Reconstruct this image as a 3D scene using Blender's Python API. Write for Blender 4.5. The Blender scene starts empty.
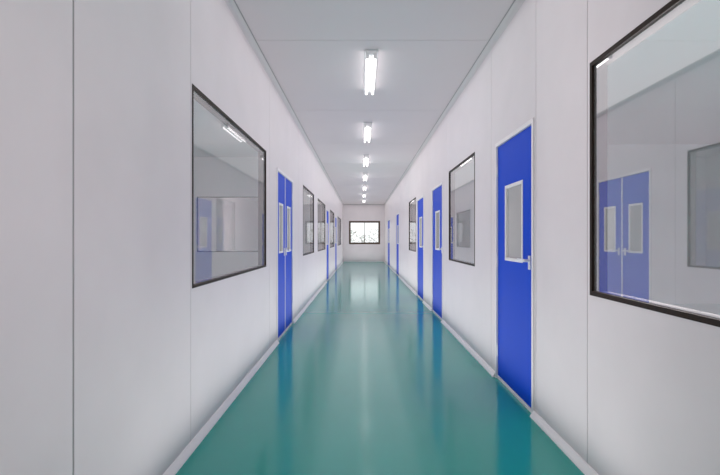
import bpy, bmesh, math, random
from mathutils import Vector, Matrix
random.seed(4)
S=bpy.context.scene
S.view_settings.view_transform='Standard'
S.view_settings.look='None'
S.view_settings.exposure=0.33
S.view_settings.gamma=1.03
COL=S.collection

# ---------------------------------------------------------------- dimensions (metres)
XL,XR=-1.02,1.21       # corridor side faces
H=3.06                 # ceiling height
YF,YB=-4.0,24.5        # near end / far end
WT=0.08                # panel thickness
CX=0.09                # corridor centre line
RX=7.6                 # outer wall of right side rooms

# ---------------------------------------------------------------- materials
def mat(name,col,rough=0.5,metal=0.0,spec=0.5,noise=0.0,nscale=3.0,bump=0.0,bscale=40,coat=0.0,emit=None,es=0,rvar=0.0):
    m=bpy.data.materials.new(name); m.use_nodes=True
    nt=m.node_tree; b=nt.nodes['Principled BSDF']
    b.inputs['Base Color'].default_value=(*col,1)
    b.inputs['Roughness'].default_value=rough
    b.inputs['Metallic'].default_value=metal
    b.inputs['Specular IOR Level'].default_value=spec
    b.inputs['Coat Weight'].default_value=coat
    b.inputs['Coat Roughness'].default_value=0.08
    tc=nt.nodes.new('ShaderNodeTexCoord')
    if noise>0 or rvar>0:
        n=nt.nodes.new('ShaderNodeTexNoise'); n.inputs['Scale'].default_value=nscale; n.inputs['Detail'].default_value=5
        nt.links.new(tc.outputs['Object'],n.inputs['Vector'])
        if noise>0:
            mr=nt.nodes.new('ShaderNodeMapRange')
            mr.inputs['To Min'].default_value=1-noise; mr.inputs['To Max'].default_value=1+noise
            nt.links.new(n.outputs['Fac'],mr.inputs['Value'])
            mx=nt.nodes.new('ShaderNodeVectorMath'); mx.operation='SCALE'
            mx.inputs[0].default_value=col
            nt.links.new(mr.outputs['Result'],mx.inputs['Scale'])
            nt.links.new(mx.outputs['Vector'],b.inputs['Base Color'])
        if rvar>0:
            m2=nt.nodes.new('ShaderNodeMapRange')
            m2.inputs['To Min'].default_value=max(0.02,rough-rvar); m2.inputs['To Max'].default_value=rough+rvar
            nt.links.new(n.outputs['Fac'],m2.inputs['Value'])
            nt.links.new(m2.outputs['Result'],b.inputs['Roughness'])
    if bump>0:
        n=nt.nodes.new('ShaderNodeTexNoise'); n.inputs['Scale'].default_value=bscale; n.inputs['Detail'].default_value=2
        nt.links.new(tc.outputs['Object'],n.inputs['Vector'])
        bp=nt.nodes.new('ShaderNodeBump'); bp.inputs['Strength'].default_value=bump; bp.inputs['Distance'].default_value=0.01
        nt.links.new(n.outputs['Fac'],bp.inputs['Height']); nt.links.new(bp.outputs['Normal'],b.inputs['Normal'])
    if emit:
        b.inputs['Emission Color'].default_value=(*emit,1); b.inputs['Emission Strength'].default_value=es
    return m
M_wall=mat('wall_panel',(0.80,0.745,0.765),0.40,noise=0.08,nscale=2.2,spec=0.35,rvar=0.08)
M_ceil=mat('ceiling_panel',(0.71,0.65,0.67),0.6,noise=0.02,nscale=1.2,spec=0.2)
M_seam=mat('joint_sealant',(0.50,0.48,0.49),0.6)
M_floor=mat('epoxy_floor',(0.012,0.335,0.295),0.14,noise=0.02,nscale=0.7,spec=0.36,bump=0.02,bscale=3)
M_white=mat('white_skirting',(0.95,0.93,0.935),0.4,noise=0.01)
M_alu=mat('white_aluminium',(0.90,0.87,0.885),0.4,noise=0.01)
M_trim=mat('pale_grey_aluminium',(0.66,0.63,0.64),0.4,noise=0.01)
M_dark=mat('shadow_gap_sealant',(0.34,0.33,0.34),0.6,noise=0.02)
M_blue=mat('blue_lacquer',(0.0,0.064,0.66),0.45,noise=0.015,spec=0.07)
M_brown=mat('dark_bronze_aluminium',(0.022,0.012,0.008),0.5,noise=0.05,spec=0.12)
M_brown2=mat('brown_bronze_aluminium',(0.09,0.055,0.035),0.5,noise=0.05,spec=0.2)
M_gask=mat('black_gasket',(0.015,0.013,0.012),0.7,noise=0.05,spec=0.1)
M_steel=mat('brushed_steel',(0.85,0.85,0.87),0.35,metal=0.6,noise=0.02)
M_house=mat('lamp_housing',(0.75,0.74,0.75),0.5,noise=0.01)
M_tube=mat('lamp_tube',(1,1,1),0.4,noise=0.01,emit=(1,0.98,0.975),es=2.8)
M_ground=mat('concrete_ground',(0.75,0.75,0.72),0.9,noise=0.1)
M_bark=mat('bark',(0.22,0.19,0.18),0.9,noise=0.2,nscale=8)
M_leaf=mat('foliage',(0.48,0.50,0.45),0.8,noise=0.3,nscale=4)

def glassmat(name,fac,tcol,gcol,haze=0.0,hcol=(0.92,0.88,0.90),rough=0.015):
    m=bpy.data.materials.new(name); m.use_nodes=True; nt=m.node_tree
    nt.nodes.clear()
    o=nt.nodes.new('ShaderNodeOutputMaterial')
    t=nt.nodes.new('ShaderNodeBsdfTransparent'); t.inputs[0].default_value=(*tcol,1)
    d=nt.nodes.new('ShaderNodeBsdfDiffuse'); d.inputs[0].default_value=(*hcol,1)
    m0=nt.nodes.new('ShaderNodeMixShader'); m0.inputs[0].default_value=haze
    nt.links.new(t.outputs[0],m0.inputs[1]); nt.links.new(d.outputs[0],m0.inputs[2])
    g=nt.nodes.new('ShaderNodeBsdfGlossy'); g.inputs['Color'].default_value=(*gcol,1); g.inputs['Roughness'].default_value=rough
    lw=nt.nodes.new('ShaderNodeLayerWeight'); lw.inputs['Blend'].default_value=0.3
    mr=nt.nodes.new('ShaderNodeMapRange'); mr.inputs['To Min'].default_value=fac; mr.inputs['To Max'].default_value=min(1,fac+0.3)
    mx=nt.nodes.new('ShaderNodeMixShader')
    nt.links.new(lw.outputs['Fresnel'],mr.inputs['Value'])
    nt.links.new(mr.outputs['Result'],mx.inputs[0]); nt.links.new(m0.outputs[0],mx.inputs[1]); nt.links.new(g.outputs[0],mx.inputs[2])
    nt.links.new(mx.outputs[0],o.inputs[0])
    return m
M_glass=glassmat('reflective_glass',0.13,(0.98,0.945,0.96),(0.94,0.92,0.93),0.20)
M_frost=glassmat('frosted_vision_glass',0.04,(0.8,0.8,0.8),(0.6,0.6,0.6),0.93,(0.50,0.49,0.485),0.15)
M_clear=glassmat('clear_glass',0.06,(0.85,0.87,0.87),(0.9,0.9,0.9))

# ---------------------------------------------------------------- mesh helpers
def tag(o,label,cat,structure=True,group=None):
    o['label']=label; o['category']=cat
    if structure: o['kind']='structure'
    if group: o['group']=group
def finish(bm,name,m,loc=(0,0,0),parent=None,bevel=0,smooth=False):
    bmesh.ops.recalc_face_normals(bm,faces=bm.faces[:])
    me=bpy.data.meshes.new(name); bm.to_mesh(me); bm.free()
    me.materials.append(m) if not isinstance(m,list) else [me.materials.append(x) for x in m]
    o=bpy.data.objects.new(name,me); COL.objects.link(o); o.location=loc
    if parent: o.parent=parent
    if bevel:
        b=o.modifiers.new('bevel','BEVEL'); b.width=bevel; b.segments=2; b.limit_method='ANGLE'
    if smooth:
        for p in me.polygons: p.use_smooth=True
    return o
def addbox(bm,a,b,T=None,mi=0):
    vs=[]
    for i in range(8):
        p=(a[0] if not i&1 else b[0], a[1] if not i&2 else b[1], a[2] if not i&4 else b[2])
        if T: p=T(*p)
        vs.append(bm.verts.new(p))
    for f in ((0,1,3,2),(4,6,7,5),(0,4,5,1),(2,3,7,6),(0,2,6,4),(1,5,7,3)):
        fc=bm.faces.new([vs[i] for i in f]); fc.material_index=mi
def boxobj(name,boxes,m,T=None,**k):
    bm=bmesh.new()
    for b in boxes: addbox(bm,b[0],b[1],T,b[2] if len(b)>2 else 0)
    return finish(bm,name,m,**k)
def ring(u0,u1,z0,z1,w,n0,n1):
    return [((u0,n0,z0),(u0+w,n1,z1)),((u1-w,n0,z0),(u1,n1,z1)),
            ((u0+w,n0,z1-w),(u1-w,n1,z1)),((u0+w,n0,z0),(u1-w,n1,z0+w))]
def Tside(side):
    if side=='left':  return lambda u,n,z:(n,u,z)
    if side=='right': return lambda u,n,z:(-n,u,z)
    return lambda u,n,z:(u,-n,z)
def empty(name,loc):
    e=bpy.data.objects.new(name,None); e.empty_display_size=0.2; e.location=loc; COL.objects.link(e); return e

# ---------------------------------------------------------------- layout
WZ0,WZ1=0.95,2.18
DH=2.10
wins={'left':[(2.76,4.89),(7.95,9.76),(10.6,12.77),(14.7,16.8),(19.2,22.3)],
      'right':[(0.35,2.44),(4.93,6.40),(10.32,11.85)]}
doors={'left':[(5.50,6.76,2),(13.1,14.1,1),(17.4,18.5,1)],
       'right':[(3.23,4.15,1),(6.88,7.92,1),(8.98,10.05,1),(15.0,16.2,1),(19.9,21.6,2)]}
S0=1.625
seams={'left':[-2.9,-1.8,-0.65,0.5,S0,2.74,5.08,7.4,7.9,10.2,12.95,14.4,17.1,18.8,23.2],
       'right':[-2.9,-1.8,-0.8,0.3,2.47,3.2,4.3,6.6,8.3,10.2,12.2,13.4,14.6,17.3,18.6,22.4]}

def build_wall(side):
    xf=XL if side=='left' else XR
    T=Tside(side)
    ops=[(a,b,WZ0,WZ1) for a,b in wins[side]]+[(a,b,0,DH) for a,b,_ in doors[side]]
    cuts={YF,YB}
    for o in ops: cuts|={o[0],o[1]}
    sm=[s for s in seams[side] if not any(o[0]+0.02<s<o[1]-0.02 for o in ops)]
    cuts|=set(sm); cuts=sorted(cuts)
    bx=[]
    for a,b in zip(cuts,cuts[1:]):
        g=0.003
        ga=g*(1.8 if a==S0 else 1) if a in sm else 0
        gb=g*(1.8 if b==S0 else 1) if b in sm else 0
        mid=(a+b)/2
        op=[o for o in ops if o[0]<mid<o[1]]
        if not op: bx.append(((a+ga,-WT,0),(b-gb,0,H)))
        else:
            o=op[0]
            if o[2]>0: bx.append(((a+ga,-WT,0),(b-gb,0,o[2])))
            bx.append(((a+ga,-WT,o[3]),(b-gb,0,H)))
    for s in sm: bx.append(((s-0.012,-WT+0.01,0),(s+0.012,-0.002,H),1))
    w=boxobj('wall_'+side,bx,[M_wall,M_seam],T,loc=(xf,0,0))
    tag(w,'pale grey cleanroom sandwich-panel wall with vertical joints','wall')
for s in('left','right'): build_wall(s)

bx=[((-5.2,-0.1,0),(-0.69,0,H)),((0.96,-0.1,0),(RX,0,H)),((-0.69,-0.1,0),(0.96,0,WZ0)),((-0.69,-0.1,WZ1),(0.96,0,H))]
w=boxobj('wall_back',bx,M_wall,Tside('back'),loc=(0,YB,0)); tag(w,'pale grey panel end wall around a sliding window','wall')
w=boxobj('wall_front',[((-5.2,YF-0.1,0),(RX,YF,H))],M_wall); tag(w,'plain pale grey panel end wall','wall')
w=boxobj('wall_outer_left',[((-5.3,YF-0.1,0),(-5.2,YB+0.1,H))],M_wall); tag(w,'plain pale grey wall of the side rooms','wall')
w=boxobj('wall_outer_right',[((RX,YF-0.1,0),(RX+.1,YB+0.1,H))],M_wall); tag(w,'plain pale grey wall of the side rooms','wall')
w=boxobj('wall_partition_right',[((XR+WT,8.83,0),(RX,8.93,H)),((XR+WT,8.80,0),(RX,8.83,0.68))],M_wall); tag(w,'pale grey partition wall with low raised dado','wall')
PX0,PX1,PY=-3.67,-2.24,10.22
w=boxobj('wall_partition_left',[((-5.2,PY,0),(PX0,PY+.1,H)),((PX1,PY,0),(XL-WT,PY+.1,H)),((PX0,PY,0),(PX1,PY+.1,WZ0)),((PX0,PY,WZ1),(PX1,PY+.1,H))],M_wall)
tag(w,'pale grey partition wall with inner window opening','wall')

f=boxobj('floor',[((-5.3,YF-0.1,-0.1),(RX+.1,YB+0.1,0))],M_floor); tag(f,'glossy teal green epoxy resin floor','floor')
bx=[];ys=[YF-0.1]+[4.2+2.3*k for k in range(-3,9)]+[YB+0.1]
for i,(a,b) in enumerate(zip(ys,ys[1:])):
    bx.append(((-5.3,a+(0.003 if i else 0),H),(RX+.1,b-(0.003 if i<len(ys)-2 else 0),H+0.1)))
for y in ys[1:-1]: bx.append(((-5.3,y-0.01,H+0.002),(RX+.1,y+0.01,H+0.09),1))
c=boxobj('ceiling',bx,[M_ceil,M_seam]); tag(c,'flat pale grey panel ceiling with fine cross joints','ceiling')

def strip(name,prof,y0,y1,m,label,cat,extra=None):
    bm=bmesh.new()
    A=[bm.verts.new((x,y0,z)) for x,z in prof]; B=[bm.verts.new((x,y1,z)) for x,z in prof]
    n=len(prof)
    for i in range(n): bm.faces.new((A[i],A[(i+1)%n],B[(i+1)%n],B[i]))
    bm.faces.new(A); bm.faces.new(B[::-1])
    if extra: addbox(bm,extra[0],extra[1],None,1)
    o=finish(bm,name,m); tag(o,label,cat); return o
def cove(x,z,sx,sz,r):
    P=[(x,z)]
    for k in range(7):
        a=math.pi/2*k/6
        P.append((x+sx*(r-r*math.sin(a)) , z+sz*(r-r*math.cos(a))))
    return P
TL='thin pale aluminium cove trim with dark edge under ceiling'
strip('trim_1',cove(XL,H,1,-1,0.045),YF,YB,[M_trim,M_dark],TL,'trim',((XL+0.045,YF,H-0.004),(XL+0.053,YB,H)))
strip('trim_2',cove(XR,H,-1,-1,0.045),YF,YB,[M_trim,M_dark],TL,'trim',((XR-0.053,YF,H-0.004),(XR-0.045,YB,H)))
t=boxobj('trim_3',[((XL+0.054,YB-0.03,H-0.03),(XR-0.054,YB,H))],M_seam,bevel=0.003); tag(t,'thin grey aluminium trim above the end wall','trim')
for side in('left','right'):
    x=XL if side=='left' else XR; sx=1 if side=='left' else -1
    pts=[YF]
    for a,b,_ in doors[side]: pts+=[a-0.0,b+0.0]
    pts.append(YB)
    for i in range(0,len(pts),2):
        strip('baseboard_'+side,[(x,0),(x+sx*0.032,0),(x+sx*0.029,0.010),(x+sx*0.013,0.032),(x+sx*0.006,0.041),(x,0.042)],
              pts[i],pts[i+1],M_white,'slim white skirting along the wall base','baseboard')
t=boxobj('baseboard_back',[((XL+0.034,YB-0.02,0),(XR-0.034,YB,0.06))],M_white,bevel=0.004); tag(t,'white skirting along the end wall','baseboard')

# ---------------------------------------------------------------- windows
wn=[0]
def glass_plane(name,u0,u1,z0,z1,n,T,m,parent):
    bm=bmesh.new(); bm.faces.new([bm.verts.new(T(*p)) for p in((u0,n,z0),(u1,n,z0),(u1,n,z1),(u0,n,z1))])
    return finish(bm,name,m,parent=parent)
def window(side,a,b):
    wn[0]+=1
    T0=Tside(side); mid=(a+b)/2; xf=XL if side=='left' else XR
    loc=(xf,mid,WZ0)
    if side=='back': loc=(mid,YB,WZ0)
    if side=='inner': loc=(mid,PY,WZ0)
    e=empty('window_%d'%wn[0],loc)
    u0,u1=a-mid,b-mid; hh=WZ1-WZ0
    if side=='back':
        tag(e,'bronze framed two-pane sliding window looking outdoors','window')
        boxobj('frame',ring(u0,u1,0,hh,0.06,-0.10,0.015),M_brown2,T0,parent=e,bevel=0.003)
        i0,i1=u0+0.06,u1-0.06
        for k,(s0,s1,n) in enumerate(((i0,0.015,-0.03),(-0.015,i1,-0.07))):
            s=boxobj('sash',ring(s0,s1,0.06,hh-0.06,0.03,n-0.012,n+0.012),M_brown2,T0,parent=e)
            glass_plane('glass_pane',s0+0.03,s1-0.03,0.09,hh-0.09,n,T0,M_clear,s)
        return
    tag(e,'fixed observation window with dark bronze frame in panel wall','window')
    w=0.024 if b<3 else 0.018
    boxobj('frame',ring(u0,u1,0,hh,w,-WT,0.003),M_brown,T0,parent=e,bevel=0.001)
    boxobj('gasket',ring(u0+w,u1-w,w,hh-w,0.003,-0.035,-0.012),M_gask,T0,parent=e)
    glass_plane('glass_pane',u0+w,u1-w,w,hh-w,-0.010,T0,M_glass,e)
for s in('left','right'):
    for a,b in wins[s]: window(s,a,b)
window('back',-0.69,0.96)
window('inner',PX0,PX1)

# ---------------------------------------------------------------- doors
dn=[0]
def cyl(bm,p0,p1,r,T=None,seg=16):
    p0,p1=Vector(p0),Vector(p1)
    if T: p0,p1=Vector(T(*p0)),Vector(T(*p1))
    d=(p1-p0); L=d.length; q=d.to_track_quat('Z','Y').to_matrix().to_4x4(); q.translation=(p0+p1)/2
    bmesh.ops.create_cone(bm,cap_ends=True,segments=seg,radius1=r,radius2=r,depth=L,matrix=q)
def leaf(e,T,u0,u1,hs):
    z0,z1=0.032,DH-0.037
    c=(u0+u1)/2; vw=min(0.42,(u1-u0)*0.5)/2; v0,v1=c-vw,c+vw; y0,y1=1.07,1.69
    N0,N1=-0.045,-0.006
    B=[((u0,N0,z0),(v0,N1,z1)),((v1,N0,z0),(u1,N1,z1)),((v0,N0,z0),(v1,N1,y0)),((v0,N0,y1),(v1,N1,z1))]
    lf=boxobj('leaf',B,M_blue,T,parent=e)
    boxobj('vision_frame',ring(v0-0.005,v1+0.005,y0-0.005,y1+0.005,0.025,N0-0.004,N1+0.004),M_alu,T,parent=lf,bevel=0.002)
    glass_plane('vision_glass',v0+0.018,v1-0.018,y0+0.018,y1-0.018,-0.018,T,M_frost,lf)
    hu=(u1-0.06) if hs>0 else (u0+0.06); d=-hs
    bm=bmesh.new()
    addbox(bm,(hu-0.022,N1,1.025),(hu+0.022,N1+0.008,1.125),T)
    cyl(bm,(hu,N1,1.09),(hu,N1+0.045,1.09),0.011,T)
    cyl(bm,(hu-0.008*d,N1+0.04,1.09),(hu+0.15*d,N1+0.04,1.09),0.011,T)
    cyl(bm,(hu,N1+0.006,1.045),(hu,N1+0.012,1.045),0.008,T)
    h=finish(bm,'handle',M_steel,parent=lf,bevel=0.002); h['label']='brushed steel lever handle on short plate'
    hg=u0 if hs>0 else u1
    for z in(0.25,1.05,1.85):
        bm=bmesh.new(); cyl(bm,(hg,N1+0.004,z-0.05),(hg,N1+0.004,z+0.05),0.007,T)
        g=finish(bm,'hinge',M_steel,parent=lf)
def door(side,a,b,n,hs):
    dn[0]+=1
    T=Tside(side); mid=(a+b)/2; xf=XL if side=='left' else XR
    e=empty('door_%d'%dn[0],(xf,mid,0)); u0,u1=a-mid,b-mid
    tag(e,('blue double-leaf' if n==2 else 'blue single-leaf')+' cleanroom door with small vision panel','door')
    w=0.032
    F=[((u0,-WT,0),(u0+w,0.010,DH)),((u1-w,-WT,0),(u1,0.010,DH)),((u0+w,-WT,DH-w),(u1-w,0.010,DH)),((u0+w,-WT,0),(u1-w,0.002,0.026))]
    boxobj('frame',F,M_alu,T,parent=e,bevel=0.003)
    i0,i1=u0+w+0.006,u1-w-0.006
    if n==1: leaf(e,T,i0,i1,hs)
    else:
        leaf(e,T,i0,-0.012,1); leaf(e,T,0.012,i1,-1)
        boxobj('meeting_strip',[((-0.011,-0.04,0.032),(0.011,-0.002,DH-0.037))],M_alu,T,parent=e,bevel=0.002)
for s in('left','right'):
    for a,b,n in doors[s]: door(s,a,b,n,-1)

# ---------------------------------------------------------------- ceiling lights
def tube_parts(e):
    bm=bmesh.new()
    prof=[(-0.066,0),(-0.066,-0.012),(-0.018,-0.045),(0.018,-0.045),(0.066,-0.012),(0.066,0)]
    A=[bm.verts.new((x,-0.59,z)) for x,z in prof]; B=[bm.verts.new((x,0.59,z)) for x,z in prof]
    for i in range(6): bm.faces.new((A[i],A[(i+1)%6],B[(i+1)%6],B[i]))
    bm.faces.new(A); bm.faces.new(B[::-1])
    P=[finish(bm,'housing',M_house,parent=e)]
    for sx in(-1,1):
        bm=bmesh.new(); cyl(bm,(sx*0.038,-0.555,-0.062),(sx*0.038,0.555,-0.062),0.0125)
        P.append(finish(bm,'tube',M_tube,parent=e,smooth=False))
        for sy in(-1,1):
            bm=bmesh.new(); addbox(bm,(sx*0.038-0.016,min(sy*0.555,sy*0.58),-0.080),(sx*0.038+0.016,max(sy*0.555,sy*0.58),-0.015))
            P.append(finish(bm,'lamp_holder',M_house,parent=e,bevel=0.003))
    return P
LAB='white twin-tube fluorescent batten lit on the ceiling'
LC=(1,0.968,0.968)
y0=4.99
first=empty('ceiling_light',(CX,y0,H)); parts=tube_parts(first)
tag(first,LAB,'ceiling light',False,'fluorescent ceiling lights')
for y in [y0+2.77*k for k in range(1,7)]:
    e=first.copy(); COL.objects.link(e); e.location=(CX,y,H)
    for p in parts:
        q=p.copy(); q.parent=e; COL.objects.link(q)
def area(name,loc,rot,sx,sy,en):
    l=bpy.data.lights.new(name,'AREA'); l.shape='RECTANGLE'; l.size=sx; l.size_y=sy; l.energy=en; l.color=LC
    o=bpy.data.objects.new(name,l); o.location=loc; o.rotation_euler=rot; COL.objects.link(o)
# added fill along the corridor, no fixtures: upward from floor, downward from ceiling
area('upward_fill',(CX,13.0,0.06),(math.pi,0,0),1.95,22.4,102)
area('downward_fill',(CX,13.1,H-0.012),(0,0,0),2.1,22.4,58)
# added unseen fill to brighten the side rooms, aimed along them
for x,y,sx,en in((-3.1,3.4,3.4,250),(4.3,2.8,5.6,330),(-3.1,12,3.4,150),(4.3,11,5.6,170)):
    area('side_room_fill',(x,y,1.5),(math.pi/2,0,math.pi),sx,2.6,en)

# ---------------------------------------------------------------- outdoors
g=boxobj('ground',[((-40,YB+0.1,-0.25),(40,120,-0.1))],M_ground); tag(g,'pale concrete ground outside the end window','ground')
def tree(x,y,h):
    e=empty('tree',(x,y,-0.1)); tag(e,'slender leafy garden tree outside the end window','tree',False,'trees outdoors')
    bm=bmesh.new()
    bmesh.ops.create_cone(bm,cap_ends=True,segments=10,radius1=0.05,radius2=0.02,depth=h*0.7,matrix=Matrix.Translation((0,0,h*0.35)))
    for k in range(6):
        a=random.uniform(0,6.28); z=h*random.uniform(.3,.6); r=random.uniform(.5,.9)
        cyl(bm,(0,0,z),(r*math.cos(a),r*math.sin(a),z+0.6),0.015,seg=6)
    finish(bm,'trunk',M_bark,parent=e)
    bm=bmesh.new()
    for k in range(200):
        a=random.uniform(0,6.28); r=random.uniform(0.1,1.0); z=h*random.uniform(.35,0.9)
        c=Vector((r*math.cos(a),r*math.sin(a),z)); d1=Vector([random.uniform(-1,1) for _ in range(3)]).normalized()
        d2=d1.orthogonal().normalized(); s=random.uniform(.05,.10)
        bm.faces.new([bm.verts.new(c+v) for v in(d1*s,d2*s*.6,-d1*s,-d2*s*.6)])
    fo=finish(bm,'foliage',M_leaf,parent=e); fo['kind']='stuff'
for x,y,h in((-1.2,36,2.3),(0.2,43,1.9),(1.5,38,2.5)): tree(x,y,h)

w=bpy.data.worlds.new('World'); S.world=w; w.use_nodes=True
bg=w.node_tree.nodes['Background']; bg.inputs[0].default_value=(0.97,0.98,1,1); bg.inputs[1].default_value=1.3

# ---------------------------------------------------------------- camera
cam=bpy.data.cameras.new('camera'); cam.sensor_width=36; cam.lens=36*460/720
cam.shift_x=-2/720; cam.shift_y=1/720; cam.clip_start=0.02
co=bpy.data.objects.new('camera',cam); COL.objects.link(co); co.location=(0,0,1.25); co.rotation_euler=(math.pi/2,0,0)
S.camera=co
